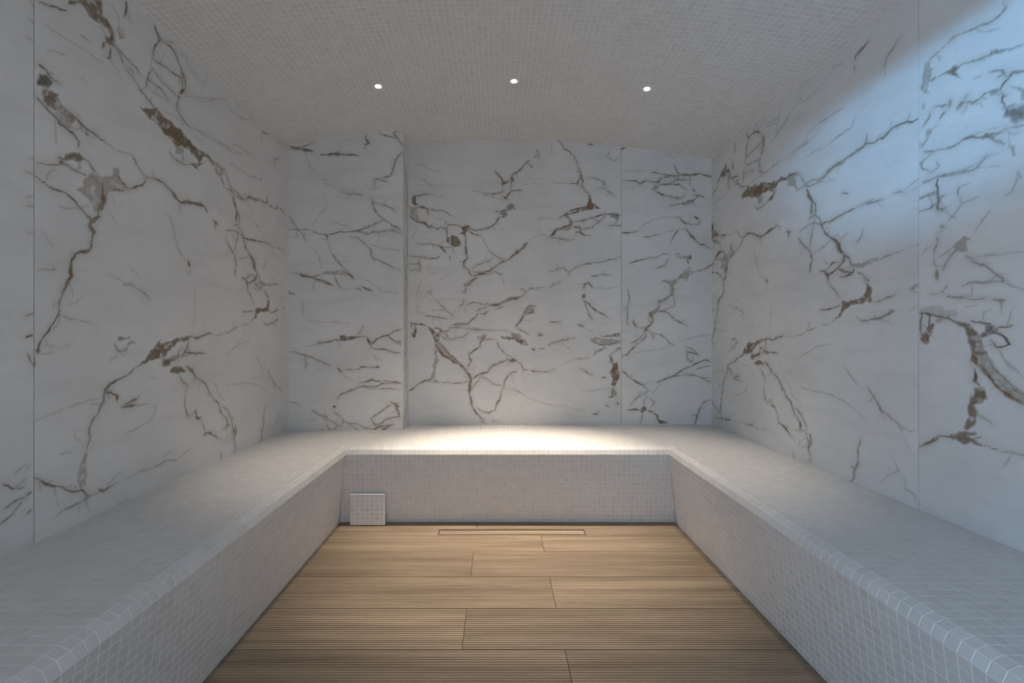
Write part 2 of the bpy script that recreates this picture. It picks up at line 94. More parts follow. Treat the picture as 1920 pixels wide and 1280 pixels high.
("N",1700,0,5.818,"T 180 700 240 640 270 660 260 730 320 760 270 790 240 880 230 960 250 1010 180 1030 150 960 170 830;g14 250 640 320 590 400 520 500 430;t18 480 450 540 400;g9 540 390 640 350 740 310 850 270 930 235;g10 930 235 1010 180 1060 120 1100 60;t26 255 880 310 850;B 340 825 430 770 540 710 580 715 550 760 560 830 600 850 520 830 470 790 400 800;g10 590 705 680 680 780 640 880 600;G 880 600 930 520 1000 520 1050 545 1130 520 1200 505 1280 490 1200 520 1130 555 1020 595 950 600;f34 170 1150 190 1190;b20 300 1160 380 1160 450 1140;b24 470 1080 480 1160;b28 560 1180 610 1110;k13 610 1120 670 1105 710 1120 790 1080 860 1020;G 880 1010 950 980 1020 960 1050 990 1010 1040 920 1040;k14 1030 970 1070 900 1120 850;g20 1120 850 1160 790 1280 780;k11 1050 1020 1050 1110 1090 1160;k14 1050 1060 1090 1045;G 1060 1160 1160 1130 1280 1110 1400 1120 1400 1300 1280 1280 1080 1250;T 1130 920 1280 960 1380 1000 1280 1090 1230 1010;g11 910 775 1030 765 1060 800 1000 840;f12 720 860 820 810;g9 630 1080 670 1030"),
("N",1700,200,5.818,"g10 360 130 440 40;g10 170 230 215 160 250 100;T 215 270 270 240 290 260 240 320 210 330;g8 240 320 190 400 160 450;f7 280 250 340 190;G 1030 110 1100 40 1280 30 1280 110 1200 150 1180 190 1130 130;g14 920 300 1000 290 1090 240 1170 215 1280 205;B 780 330 900 295 960 310 940 360 890 350 840 340;k13 570 405 620 360 720 325 800 330;g12 940 360 1000 385 1070 405;g8 550 415 480 455 400 475 290 490 190 490;t16 290 490 210 560 160 620 170 670 240 700;t11 240 730 300 690 350 650 320 600;g22 170 825 250 800 330 765;g26 340 765 430 750 560 720 680 695;g12 680 695 750 670 800 620 860 560;f8 860 550 940 520 1040 495;T 1120 430 1170 440 1195 535 1140 535;k13 340 780 330 850 340 920 355 1000 335 1090 340 1130;g11 345 1000 420 965;g11 340 1120 430 1105;g13 135 1010 220 970 310 930;g11 135 1145 250 1105 330 1050;g12 565 880 555 970;f8 570 980 600 1050 700 1020 790 980;f8 590 870 680 830;f9 600 1060 540 1150 460 1240;f10 1070 970 1130 930 1180 850 1210 760;f20 1210 710 1250 780;f9 820 1260 880 1160 910 1130"),
("N",1700,400,5.818,"T 510 360 600 280 700 240 680 280 640 320 670 420 600 430 540 410;t15 540 410 470 480;g10 470 480 420 560 400 620;f7 340 490 430 430 490 400;g10 640 460 720 520 800 555;g18 800 555 860 570;g11 870 580 940 640 1010 700 1060 745;f9 720 490 860 465 1010 445 1280 410;f14 300 430 305 530 325 590;t22 330 620 335 720;g8 320 320 300 380 300 430;t16 330 260 335 300;t16 370 130 420 140;f10 340 210 400 190;g11 620 780 700 755 800 760 900 745 1060 750;f11 1080 760 1180 800 1280 820;b15 450 900 560 915 700 935 840 930;b12 920 940 1000 945 1070 945;f9 640 1020 760 1010;t11 270 880 340 870 410 850 440 800;f8 160 480 180 410 230 360;F 150 1040 300 1000 420 1040 540 1060 560 1100 480 1150 380 1120 160 1070;f13 740 200 860 30"),
("N",1700,560,5.818,"k14 130 150 220 165 330 185 430 200;k11 160 150 155 260 160 380;k10 255 180 250 250 220 340;R 140 380 200 370 260 260 310 270 270 370 260 420 240 470 190 490 150 440;b18 430 200 510 240 580 280;T 310 220 400 210 370 250 330 260;B 540 240 640 250 720 310 800 400 830 500 870 600 800 640 720 600 680 500 660 420 620 330 570 280;k16 700 235 780 255 860 265 910 280;K 860 280 910 275 980 330 1000 370 900 390 820 430 800 390 870 340;b13 1000 320 1080 310 1140 290;k8 900 380 1010 390 1080 440 1140 500 1060 525 970 530 910 450;r46 725 620 760 700;r34 760 700 840 770 900 840 950 920;r48 950 920 1020 990;r42 1020 990 1120 1050 1200 1100 1300 1160;T 800 640 870 610 1000 760 1150 920 1300 1050 1300 1140 1150 1050 1000 940 900 820 800 740;g10 900 680 1000 800 1120 920 1200 1010 1280 1060;k12 745 770 755 840 750 890 780 940;T 750 960 850 960 860 1040 830 1110 740 1130 700 1120 720 1010;f24 1010 560 1080 680 1200 800 1280 860"),
("N",1700,700,4.267,"B 550 110 620 130 640 190 600 240 540 240 570 310 560 400 480 450 450 440 490 350 480 300 510 210;B 350 490 440 460 560 460 560 490 480 500 560 540 640 580 540 570 440 560 360 520;b16 350 500 270 505 210 540 160 560 100 590;g9 640 580 740 610 850 635 939 665;g12 580 330 640 370 690 410;t16 540 520 600 510"),
("D",1150,270,5.818,"b20 720 330 820 335 900 330 960 325;b16 960 330 1020 345 1085 352;g9 660 220 690 280 715 330;k9 420 305 500 320 600 340 700 345;g9 530 365 620 355 700 350;t22 520 380 480 430;k7 520 380 525 365;k8 100 395 240 400 290 430 350 400 400 405 480 420;k10 510 440 600 440 720 440;g7 600 435 680 400 710 380;g9 710 340 710 385 780 395 840 395;T 410 490 460 450 500 450 470 500 440 510;b14 450 515 520 550 590 568;g16 610 570 680 580 740 595;g7 740 590 770 550;g7 720 430 760 480 800 500;G 720 650 790 620 870 605 900 580 900 600 860 640 900 650 760 665;k7 620 672 720 650;k9 870 560 900 560 990 580;k8 900 590 920 570;k9 870 490 885 520;g8 830 380 835 450;f8 1040 600 1090 590;f8 1060 690 1085 680;g8 680 800 740 800;g16 720 810 760 850 840 870;b8 840 880 930 875 950 850;k12 890 790 930 825;f8 270 940 330 880 430 830 560 795 680 795;k8 90 968 180 968 270 950;g7 330 1015 390 1015 450 990 520 975;k9 360 1012 390 1015;f7 560 960 690 940 790 920;g8 700 940 670 990 620 1070;k12 790 920 830 970 870 1020 910 1060;k10 910 1065 950 1095 1000 1100 1020 1130 1080 1135;f8 580 110 690 170;f9 100 300 200 290 350 290;k9 90 55 130 45"),
("D",1150,440,5.818,"k10 180 310 250 290 330 265;g7 330 265 400 250 470 250 530 215 610 210;g9 680 205 720 215;g9 680 230 760 260;k9 755 230 800 255;B 800 230 850 215 850 260 820 270 830 320 805 300 805 265;F 760 390 830 340 860 350 850 400 780 410;T 740 430 790 395 900 400 980 370 960 400 880 410 830 450 800 500 760 500 790 470 720 480;b9 980 380 1080 325 1140 260;T 520 490 560 480 620 500 700 480 740 420 760 440 720 490 660 555 620 560 590 530;t26 640 560 645 650;t30 650 650 580 690 510 730 490 790;t26 490 790 460 840 390 850;t20 395 850 400 880 430 860;b14 420 880 435 940 410 985;b18 410 985 365 1010 340 1060;g8 370 910 410 960;g8 560 330 600 260;g9 470 370 500 350 560 340;g6 660 680 670 770 560 820 490 835;g9 490 835 570 835 620 880 680 930;k9 680 930 740 955 800 990;g9 165 600 175 700 155 780 150 880 150 960;g7 110 805 155 790;b9 150 960 170 980;b12 215 920 215 960 260 1015;g9 300 1020 330 1010;t18 340 1040 370 1040;g8 380 1045 450 1080 510 1090 570 1130 610 1180 660 1205;g8 330 1080 300 1120 240 1160 210 1175;k8 350 1080 350 1120 310 1160 270 1180 230 1210;g8 410 1080 435 1105 420 1130;f7 740 1160 900 1110 1070 1085;f7 730 1110 735 1140"),
("D",1150,600,5.818,"b12 240 280 200 320 150 370 95 390;k8 90 565 120 570 160 610 220 650 280 690 330 715 375 755;g7 375 760 350 800 300 820 250 850 215 890 190 925;k12 480 675 560 645 640 615;k8 640 610 720 565 800 520 880 485 960 450 1010 435 1070 460;k9 640 610 740 600 830 597 900 605 970 630 1045 625;g8 980 630 1020 660 1075 672;g7 890 540 960 515 1070 495;g7 800 330 810 410 870 480;g7 840 460 865 420;k8 805 345 870 355 930 375;g6 790 290 870 320 920 370;f7 420 800 480 740 520 690;g8 395 850 450 900 420 945;g8 375 830 335 880 335 930;B 300 960 340 930 365 960 345 1000 310 1010;k9 150 980 230 975 300 985;k10 370 985 430 1005;b10 430 1005 475 1040 490 1080;B 490 1080 600 1110 580 1130 500 1130;g7 320 1020 310 1080 290 1135;k9 890 1140 910 1050 940 970 990 890 1060 870;g7 860 1030 910 1040;f8 340 700 400 670 470 660;f6 150 390 300 340 500 320 700 270"),
]

# ----------------------------------------------------------------- helpers
def tag(o, label=None, cat=None, group=None, kind=None):
    if label: o['label'] = label
    if cat: o['category'] = cat
    if group: o['group'] = group
    if kind: o['kind'] = kind
    return o
def link(name, me, parent=None, loc=(0, 0, 0)):
    o = bpy.data.objects.new(name, me); COL.objects.link(o); o.location = loc
    if parent is not None: o.parent = parent
    return o
def mesh(name, V, Fs, mat=None, smooth=False):
    me = bpy.data.meshes.new(name); me.from_pydata([tuple(v) for v in V], [], [tuple(f) for f in Fs])
    if mat: me.materials.append(mat)
    if smooth: me.polygons.foreach_set('use_smooth', [True] * len(me.polygons))
    me.update(); return me
def quads_mesh(name, V, Q, mat=None, smooth=False):
    V = np.asarray(V, np.float32); Q = np.asarray(Q, np.int32)
    me = bpy.data.meshes.new(name)
    me.vertices.add(len(V)); me.vertices.foreach_set('co', V.ravel())
    me.loops.add(Q.size); me.loops.foreach_set('vertex_index', Q.ravel())
    me.polygons.add(len(Q)); me.polygons.foreach_set('loop_start', np.arange(len(Q), dtype=np.int32) * 4)
    me.polygons.foreach_set('loop_total', np.full(len(Q), 4, np.int32))
    me.polygons.foreach_set('use_smooth', np.full(len(Q), smooth))
    if mat: me.materials.append(mat)
    me.update(calc_edges=True); me.validate(); return me
def box_data(x0, x1, y0, y1, z0, z1):
    V = [(x, y, z) for z in (z0, z1) for y in (y0, y1) for x in (x0, x1)]
    return V, [(0, 2, 3, 1), (4, 5, 7, 6), (0, 1, 5, 4), (2, 6, 7, 3), (0, 4, 6, 2), (1, 3, 7, 5)]
def box(name, b, mat, parent=None):
    V, Fs = box_data(*b); return link(name, mesh(name, V, Fs, mat), parent)
def boxes(name, bl, mat, parent=None):
    V, Fs = [], []
    for b in bl:
        v, f = box_data(*b); n = len(V); V += v; Fs += [tuple(i + n for i in q) for q in f]
    return link(name, mesh(name, V, Fs, mat), parent)

# ----------------------------------------------------------------- materials
class N:
    def __init__(s, name):
        s.m = bpy.data.materials.new(name); s.m.use_nodes = True; s.t = s.m.node_tree
        s.b = s.t.nodes['Principled BSDF']
    def n(s, kind, **kw):
        x = s.t.nodes.new('ShaderNode' + kind)
        for k, v in kw.items():
            if k.startswith('i_'):
                x.inputs[int(k[2:]) if k[2:].isdigit() else k[2:].replace('_', ' ')].default_value = v
            else: setattr(x, k, v)
        return x
    def l(s, a, b): s.t.links.new(a, b)
    def mix(s, fac, a, b, blend='MIX'):
        x = s.n('Mix', data_type='RGBA', blend_type=blend)
        for sock, v in ((x.inputs[0], fac), (x.inputs[6], a), (x.inputs[7], b)):
            if hasattr(v, 'links'): s.l(v, sock)
            else: sock.default_value = v if not isinstance(v, tuple) else (*v[:3], 1)
        return x.outputs[2]
    def ramp(s, v, a, b, c0=0.0, c1=1.0):
        x = s.n('MapRange'); s.l(v, x.inputs[0])
        for i, q in enumerate((a, b, c0, c1)): x.inputs[i + 1].default_value = q
        return x.outputs[0]
def plain(name, col, rough=0.5, metal=0.0):
    k = N(name); k.b.inputs['Base Color'].default_value = (*col, 1)
    k.b.inputs['Roughness'].default_value = rough; k.b.inputs['Metallic'].default_value = metal
    return k.m

def make_marble(name, traced):
    k = N(name); tc = k.n('TexCoord').outputs['Object']
    cl = k.n('TexNoise', i_Scale=2.2, i_Detail=6.0, i_Roughness=0.62); k.l(tc, cl.inputs['Vector'])
    mp = k.n('Mapping'); k.l(tc, mp.inputs[0])
    mp.inputs['Rotation'].default_value = (0.5, 0.5, 0.0); mp.inputs['Scale'].default_value = (2.0, 2.0, 9.0)
    st = k.n('TexNoise', i_Scale=1.4, i_Detail=7.0, i_Roughness=0.6); k.l(mp.outputs[0], st.inputs['Vector'])
    base = k.mix(k.ramp(cl.outputs[0], 0.35, 0.68), (0.80, 0.785, 0.765), (0.70, 0.69, 0.675))
    base = k.mix(k.ramp(st.outputs[0], 0.50, 0.72, 0.0, 0.32), base, (0.55, 0.54, 0.525))
    # hair-fine secondary veining
    fv = k.n('TexNoise', i_Scale=3.1, i_Detail=5.0, i_Roughness=0.55, i_Distortion=0.7); k.l(tc, fv.inputs['Vector'])
    ab = k.n('Math', operation='SUBTRACT'); k.l(fv.outputs[0], ab.inputs[0]); ab.inputs[1].default_value = 0.5
    a2 = k.n('Math', operation='ABSOLUTE'); k.l(ab.outputs[0], a2.inputs[0])
    base = k.mix(k.ramp(a2.outputs[0], 0.0, 0.014, 0.07, 0.0), base, (0.42, 0.40, 0.37))
    if traced:
        at = k.n('Attribute', attribute_name='stone')
        gr = k.n('TexNoise', i_Scale=90.0, i_Detail=3.0); k.l(tc, gr.inputs['Vector'])
        vc = k.mix(k.ramp(gr.outputs[0], 0.35, 0.7, 0.0, 0.16), at.outputs['Color'], (0.62, 0.58, 0.5))
        base = k.mix(at.outputs['Alpha'], base, vc)
    k.l(base, k.b.inputs['Base Color'])
    k.b.inputs['Roughness'].default_value = 0.42
    k.b.inputs['Specular IOR Level'].default_value = 0.35
    return k.m
def make_tile(name, single):
    k = N(name)
    if single: r = k.n('ObjectInfo').outputs['Random']
    else: r = k.n('Attribute', attribute_name='tone').outputs['Fac']
    c = k.mix(r, (0.67, 0.66, 0.65), (0.735, 0.725, 0.715))
    tc = k.n('NewGeometry').outputs['Position']
    d = k.n('TexNoise', i_Scale=3.0, i_Detail=6.0, i_Roughness=0.7); k.l(tc, d.inputs['Vector'])
    c = k.mix(k.ramp(d.outputs[0], 0.5, 0.75, 0.0, 0.35), c, (0.60, 0.56, 0.53))
    k.l(c, k.b.inputs['Base Color'])
    k.b.inputs['Roughness'].default_value = 0.34
    k.b.inputs['Specular IOR Level'].default_value = 0.45
    return k.m
def make_grout(name):
    k = N(name); tc = k.n('NewGeometry').outputs['Position']
    d = k.n('TexNoise', i_Scale=5.0, i_Detail=6.0, i_Roughness=0.7); k.l(tc, d.inputs['Vector'])
    k.l(k.mix(k.ramp(d.outputs[0], 0.45, 0.75), (0.87, 0.86, 0.85), (0.78, 0.745, 0.71)), k.b.inputs['Base Color'])
    k.b.inputs['Roughness'].default_value = 0.8
    return k.m
def make_wood(name):
    k = N(name); oi = k.n('ObjectInfo'); g = k.n('NewGeometry').outputs['Position']
    mp = k.n('Mapping'); k.l(g, mp.inputs[0]); mp.inputs['Scale'].default_value = (0.55, 9.0, 1.0)
    off = k.n('CombineXYZ'); sc = k.n('Math', operation='MULTIPLY'); k.l(oi.outputs['Random'], sc.inputs[0]); sc.inputs[1].default_value = 37.0
    k.l(sc.outputs[0], off.inputs[0]); k.l(sc.outputs[0], off.inputs[2]); k.l(off.outputs[0], mp.inputs['Location'])
    a = k.n('TexNoise', i_Scale=2.2, i_Detail=8.0, i_Roughness=0.62, i_Distortion=0.25); k.l(mp.outputs[0], a.inputs['Vector'])
    mp2 = k.n('Mapping'); k.l(g, mp2.inputs[0]); mp2.inputs['Scale'].default_value = (0.6, 55.0, 1.0); k.l(off.outputs[0], mp2.inputs['Location'])
    b = k.n('TexNoise', i_Scale=3.5, i_Detail=6.0, i_Roughness=0.65); k.l(mp2.outputs[0], b.inputs['Vector'])
    c = k.mix(k.ramp(a.outputs[0], 0.33, 0.66), (0.205, 0.156, 0.110), (0.340, 0.266, 0.192))
    c = k.mix(k.ramp(b.outputs[0], 0.48, 0.72, 0.0, 0.5), c, (0.18, 0.134, 0.095))
    hs = k.n('HueSaturation'); k.l(c, hs.inputs['Color']); k.l(k.ramp(oi.outputs['Random'], 0, 1, 0.88, 1.12), hs.inputs['Value'])
    k.l(hs.outputs[0], k.b.inputs['Base Color'])
    k.b.inputs['Roughness'].default_value = 0.55
    k.b.inputs['Specular IOR Level'].default_value = 0.3
    return k.m
M_MARBLE = make_marble('marble_slab', True)
M_PLAIN = make_marble('marble_plain', False)
M_TILE1 = make_tile('mosaic_single', True)
M_TILE = make_tile('mosaic_field', False)
M_GROUT = make_grout('white_grout')
M_WOOD = make_wood('wood_look_plank')
M_BACK = plain('joint_mortar', (0.10, 0.095, 0.09), 0.9)
M_SUB = plain('dark_floor_grout', (0.075, 0.055, 0.04), 0.9)
M_STEEL = plain('brushed_steel', (0.55, 0.52, 0.48), 0.35, 1.0)
M_RING = plain('lamp_ring', (0.75, 0.73, 0.71), 0.5)
M_FRAME = plain('door_lining', (0.5, 0.5, 0.5), 0.5)

# ----------------------------------------------------------------- traced marble
rng = np.random.default_rng(7)
LAT = [rng.random((256, 256)) * 2 - 1 for _ in range(6)]
def vnoise(u, v, size, seed):
    a, b = u / size + 31.7 * seed, v / size + 17.3 * seed
    i, j = np.floor(a).astype(int), np.floor(b).astype(int)
    s, t = a - i, b - j
    s, t = s * s * (3 - 2 * s), t * t * (3 - 2 * t)
    L = LAT[seed % 6]; i0, i1, j0, j1 = i & 255, (i + 1) & 255, j & 255, (j + 1) & 255
    return (L[i0, j0] * (1 - s) + L[i1, j0] * s) * (1 - t) + (L[i0, j1] * (1 - s) + L[i1, j1] * s) * t
TONE = {'k': ((0.100, 0.072, 0.045), 0.97), 'b': ((0.180, 0.112, 0.055), 0.95), 'r': ((0.190, 0.080, 0.026), 0.97),
        'g': ((0.200, 0.178, 0.148), 0.82), 'f': ((0.300, 0.275, 0.240), 0.46), 't': ((0.280, 0.228, 0.160), 0.85)}
PA_SUM = 4.24                      # the same print hangs on both side walls, turned about this
def on_plane(kind, px, py):        # pixel of the survey -> place on the wall it lies on, metres per pixel
    px, py = np.asarray(px, float), np.asarray(py, float)
    if kind in 'LC': s = XL / (px - CX)
    elif kind in 'RN': s = XR / (px - CX)
    elif kind == 'P': s = np.full_like(px, YP / F)
    else: s = np.full_like(px, YB / F)
    z = HC - (py - CY) * s
    u = F * s if kind in 'LCRN' else (px - CX) * s
    return u, z, s
STROKES = {}
for kind, x0, y0, mag, txt in VEINS:
    for it in txt.split(';'):
        h, *nums = it.split(); p = np.array(nums, float).reshape(-1, 2) / mag
        u, z, s = on_plane(kind, x0 + p[:, 0], y0 + p[:, 1])
        wd = (float(h[1:]) if len(h) > 1 else 0.0) / mag * s
        STROKES.setdefault(kind, []).append((h[0], u, z, wd))
twig = random.Random(11)
for kind in list(STROKES):         # hair-fine side branches leaving the main veins
    for t, u, z, wd in list(STROKES[kind]):
        if t not in 'kbg' or len(u) < 3: continue
        for q in range(1, len(u) - 1):
            if twig.random() > 0.42: continue
            ang = math.atan2(z[q + 1] - z[q], u[q + 1] - u[q]) + twig.choice((-1, 1)) * twig.uniform(0.4, 1.1)
            pu, pz, step = [u[q]], [z[q]], twig.uniform(0.008, 0.022)
            for _ in range(twig.choice((2, 3, 4))):
                ang += twig.gauss(0, 0.35); pu.append(pu[-1] + step * math.cos(ang)); pz.append(pz[-1] + step * math.sin(ang))
            STROKES[kind].append(('f', np.array(pu), np.array(pz), np.full(len(pu), 0.0036)))
def turned(items):                 # strokes surveyed on the other side wall
    return [(t, PA_SUM - u, z, wd) for t, u, z, wd in items]
def raise_z(items, a, b): return [(t, u, HC + (z - HC) * a + b, wd) for t, u, z, wd in items]

def stone_field(U, Z, items):
    cu, ru = U[:, 0], Z
    WU = U + 0.0030 * vnoise(U, Z, 0.035, 1) + 0.0022 * vnoise(U, Z, 0.011, 2)
    WZ = Z + 0.0030 * vnoise(U, Z, 0.035, 3) + 0.0022 * vnoise(U, Z, 0.011, 4)
    FAT = 1.0 + 0.70 * vnoise(U, Z, 0.026, 5)
    INK = np.clip(0.86 + 0.42 * vnoise(U, Z, 0.03, 2) + 0.18 * vnoise(U, Z, 0.009, 1), 0.5, 1.0)
    BU = WU + 0.0042 * vnoise(U, Z, 0.018, 5) + 0.0018 * vnoise(U, Z, 0.0085, 0)
    BZ = WZ + 0.0042 * vnoise(U, Z, 0.018, 4) + 0.0018 * vnoise(U, Z, 0.0085, 3)
    MOT = 0.5 + 0.32 * vnoise(U, Z, 0.019, 0) + 0.18 * vnoise(U, Z, 0.008, 3)
    rgb = np.empty(U.shape + (3,)); rgb[:] = (0.30, 0.27, 0.23); cov = np.zeros(U.shape)
    def lay(sl, val, col):
        c = cov[sl]; new = 1 - (1 - c) * (1 - val); wgt = val / np.maximum(new, 1e-6)
        rgb[sl] += (np.array(col) - rgb[sl]) * wgt[..., None]; cov[sl] = new
    for t, pu, pz, wd in items:
        col, st = TONE[t.lower()]
        if t.islower():
            w0 = max(float(np.mean(wd)) * 0.66, 0.0026); pad = w0 * 3.2 + 0.026
        else: w0, pad = 0.0, 0.012
        i0, i1 = np.searchsorted(cu, pu.min() - pad), np.searchsorted(cu, pu.max() + pad)
        if i1 - i0 < 2: continue
        zr = Z[i0]; j0, j1 = np.searchsorted(zr, pz.min() - pad - 0.01), np.searchsorted(zr, pz.max() + pad + 0.01)
        if j1 - j0 < 2: continue
        sl = (slice(i0, i1), slice(j0, j1)); a, b = (WU[sl], WZ[sl]) if t.islower() else (BU[sl], BZ[sl])
        n = len(pu); closed = not t.islower()
        dist = np.full(a.shape, 9.0); pos = np.zeros(a.shape); ins = np.zeros(a.shape, bool)
        for q in range(n if closed else n - 1):
            x0, y0, x1, y1 = pu[q], pz[q], pu[(q + 1) % n], pz[(q + 1) % n]
            dx, dy = x1 - x0, y1 - y0; L2 = dx * dx + dy * dy + 1e-12
            tt = np.clip(((a - x0) * dx + (b - y0) * dy) / L2, 0, 1)
            d = np.hypot(a - x0 - tt * dx, b - y0 - tt * dy); m = d < dist
            dist[m] = d[m]; pos[m] = (q + tt[m]) / max(n - 1, 1)
            if closed and y0 != y1:
                ins ^= ((y0 > b) != (y1 > b)) & (a < dx * (b - y0) / (y1 - y0) + x0)
        if t.islower():
            taper = 0.45 + 0.55 * np.minimum(1, 4 * np.minimum(pos, 1 - pos))
            ww = w0 * taper * FAT[sl] + 0.0008
            val = np.clip(1.35 - dist / ww, 0, 1) * st * INK[sl]
            halo = (0.10 if t == 'f' else 0.22) * st * np.exp(-(dist / (0.010 + ww * 1.5)) ** 2)
            lay(sl, halo, (0.40, 0.345, 0.275)); lay(sl, val, col)
        else:
            edge = np.clip(dist / 0.0060, 0, 1)
            body = np.where(ins, 0.30 + 0.70 * edge, np.clip(1 - dist / 0.004, 0, 1) * 0.35)
            rim = np.where(ins, np.exp(-(dist / 0.006) ** 2), 0)
            m = np.clip((MOT[sl] - 0.10) * 2.8, 0.30, 1.0)
            lay(sl, body * st * (0.70 if t in 'TF' else 0.95) * m, col)
            lay(sl, rim * 0.35 * st, tuple(c * 0.6 for c in col))
    return np.concatenate([rgb, cov[..., None]], 2).astype(np.float32)

def marble_panel(parent, us, ztop, place, flip, items, thick=0.006, dz=0.0042):
    """a slab: fine grid over (u, z) on its face, rim going back into the joint"""
    us = np.asarray(us); zt = np.array([ztop(x) for x in us]); nz = int((zt.max() - HB) / dz)
    v = np.linspace(0, 1, nz + 1)
    U = np.repeat(us[:, None], nz + 1, 1); Z = HB + (zt[:, None] - HB) * v[None, :]
    stone = stone_field(U, Z, items)
    nu = len(us); idx = np.arange(nu * (nz + 1)).reshape(nu, nz + 1)
    P = place(U.ravel(), Z.ravel(), 0.0)
    Q = np.stack([idx[:-1, :-1], idx[1:, :-1], idx[1:, 1:], idx[:-1, 1:]], -1).reshape(-1, 4)
    loop = np.concatenate([idx[:, 0], idx[-1, 1:], idx[-2::-1, -1], idx[0, -2:0:-1]])
    PB = place(U.ravel()[loop], Z.ravel()[loop], thick); n0 = len(P); m = len(loop)
    k = np.arange(m); k2 = (k + 1) % m
    R = np.stack([loop[k2], loop[k], n0 + k, n0 + k2], -1)
    Q = np.concatenate([Q, R])
    if flip: Q = Q[:, ::-1]
    V = np.concatenate([P, PB]); org = V.mean(0); org[2] = HB
    me = quads_mesh('marble_panel', V - org, Q, M_MARBLE)
    at = me.attributes.new('stone', 'FLOAT_COLOR', 'POINT')
    C = np.concatenate([stone.reshape(-1, 4), stone.reshape(-1, 4)[loop]])
    at.data.foreach_set('color', C.ravel())
    return link('marble_panel', me, parent, tuple(org))

def depth_steps(y0, y1):           # finer where the wall stands closer
    out = [y0]
    while out[-1] < y1:
        d = out[-1]; out.append(d + (0.03 if d < 0.95 else min(0.006, max(0.0022, 0.00118 * d * d))))
    out[-1] = y1; return np.array(out)
G = 0.0011                          # half a joint
PX = lambda x: (lambda u, z, t: np.stack([np.full_like(u, x) + (-t if x < 0 else t), u, z], -1))
PY = lambda y: (lambda u, z, t: np.stack([u, np.full_like(u, y) + t, z], -1))

# ----------------------------------------------------------------- the shell
TOP = 2.62
wall_left = tag(box('wall_left', (XL - 0.12, XL - 0.006, YR - 0.12, YB + 0.12, 0, TOP), M_BACK), 'left wall clad in veined white marble slabs', kind='structure')
wall_right = tag(box('wall_right', (XR + 0.006, XR + 0.12, YR - 0.12, YB + 0.12, 0, TOP), M_BACK), 'right wall clad in veined white marble slabs, washed with blue light', kind='structure')
wall_back = tag(box('wall_back', (XL - 0.006, XR + 0.006, YB + 0.006, YB + 0.12, 0, TOP), M_BACK), 'back wall of two veined white marble slabs', kind='structure')
column = tag(box('wall_column', (XL - 0.004, XC - 0.006, YP + 0.006, YB + 0.006, HB - 0.05, 2.43), M_BACK), 'boxed-out marble column in the back left corner', kind='structure')
DX0, DX1, DZ = -0.62, 0.33, 2.02
wall_rear = tag(boxes('wall_rear', [(XL - 0.006, DX0, YR - 0.12, YR, 0, TOP), (DX1, XR + 0.006, YR - 0.12, YR, 0, TOP), (DX0, DX1, YR - 0.12, YR, DZ, TOP)], M_PLAIN),
                'plain marble wall with an open doorway', kind='structure')
door = tag(boxes('door_1', [(DX0, DX0 + 0.02, YR - 0.13, YR + 0.01, 0.004, DZ), (DX1 - 0.02, DX1, YR - 0.13, YR + 0.01, 0.004, DZ), (DX0, DX1, YR - 0.13, YR + 0.01, DZ - 0.02, DZ)], M_FRAME),
           'grey lining of the open doorway', kind='structure')

zl, zr_ = (lambda u: zc(XL)), (lambda u: zc(XR))
SA = STROKES
A_left = SA['L'] + raise_z(turned(SA['R']), 1.015, 0.010)
A_right = SA['R'] + raise_z(turned(SA['L']), 1 / 1.015, -0.010)
marble_panel(wall_left, depth_steps(YJL + G, YB), zl, PX(XL), False, A_left)
marble_panel(wall_left, depth_steps(YR, YJL - G), zl, PX(XL), False, SA['C'])
marble_panel(wall_right, depth_steps(YJR + G, YB), zr_, PX(XR), True, A_right)
marble_panel(wall_right, depth_steps(YR, YJR - G), zr_, PX(XR), True, SA['N'])
lin = lambda a, b, s: np.linspace(a, b, max(2, int((b - a) / s)))
marble_panel(wall_back, lin(XC, XJ - G, 0.0042), zc, PY(YB), False, SA['B'])
marble_panel(wall_back, lin(XJ + G, XR, 0.0042), zc, PY(YB), False, SA['D'])
marble_panel(column, lin(XL, XC - 0.0003, 0.0042), zc, PY(YP), False, SA['P'])
side = [('g', np.array([2.79, 2.84, 2.90, 2.95]), np.array([2.25, 2.16, 2.02, 1.93]), np.full(4, 0.014)),
        ('g', np.array([2.80, 2.86, 2.93]), np.array([1.62, 1.50, 1.36]), np.full(3, 0.018)),
        ('k', np.array([2.83, 2.90, 2.95]), np.array([1.72, 1.64, 1.50]), np.full(3, 0.008)),
        ('t', np.array([2.84, 2.86, 2.85]), np.array([1.50, 1.20, 0.70]), np.full(3, 0.020)),
        ('f', np.array([2.90, 2.91, 2.90]), np.array([2.2, 1.4, 0.5]), np.full(3, 0.03)),
        ('b', np.array([2.80, 2.85, 2.92]), np.array([0.47, 0.52, 0.62]), np.full(3, 0.010))]
marble_panel(column, lin(YP + 0.0004, YB, 0.006), lambda u: zc(XC), lambda u, z, t: np.stack([np.full_like(u, XC) - t, u, z], -1), False, side, dz=0.006)

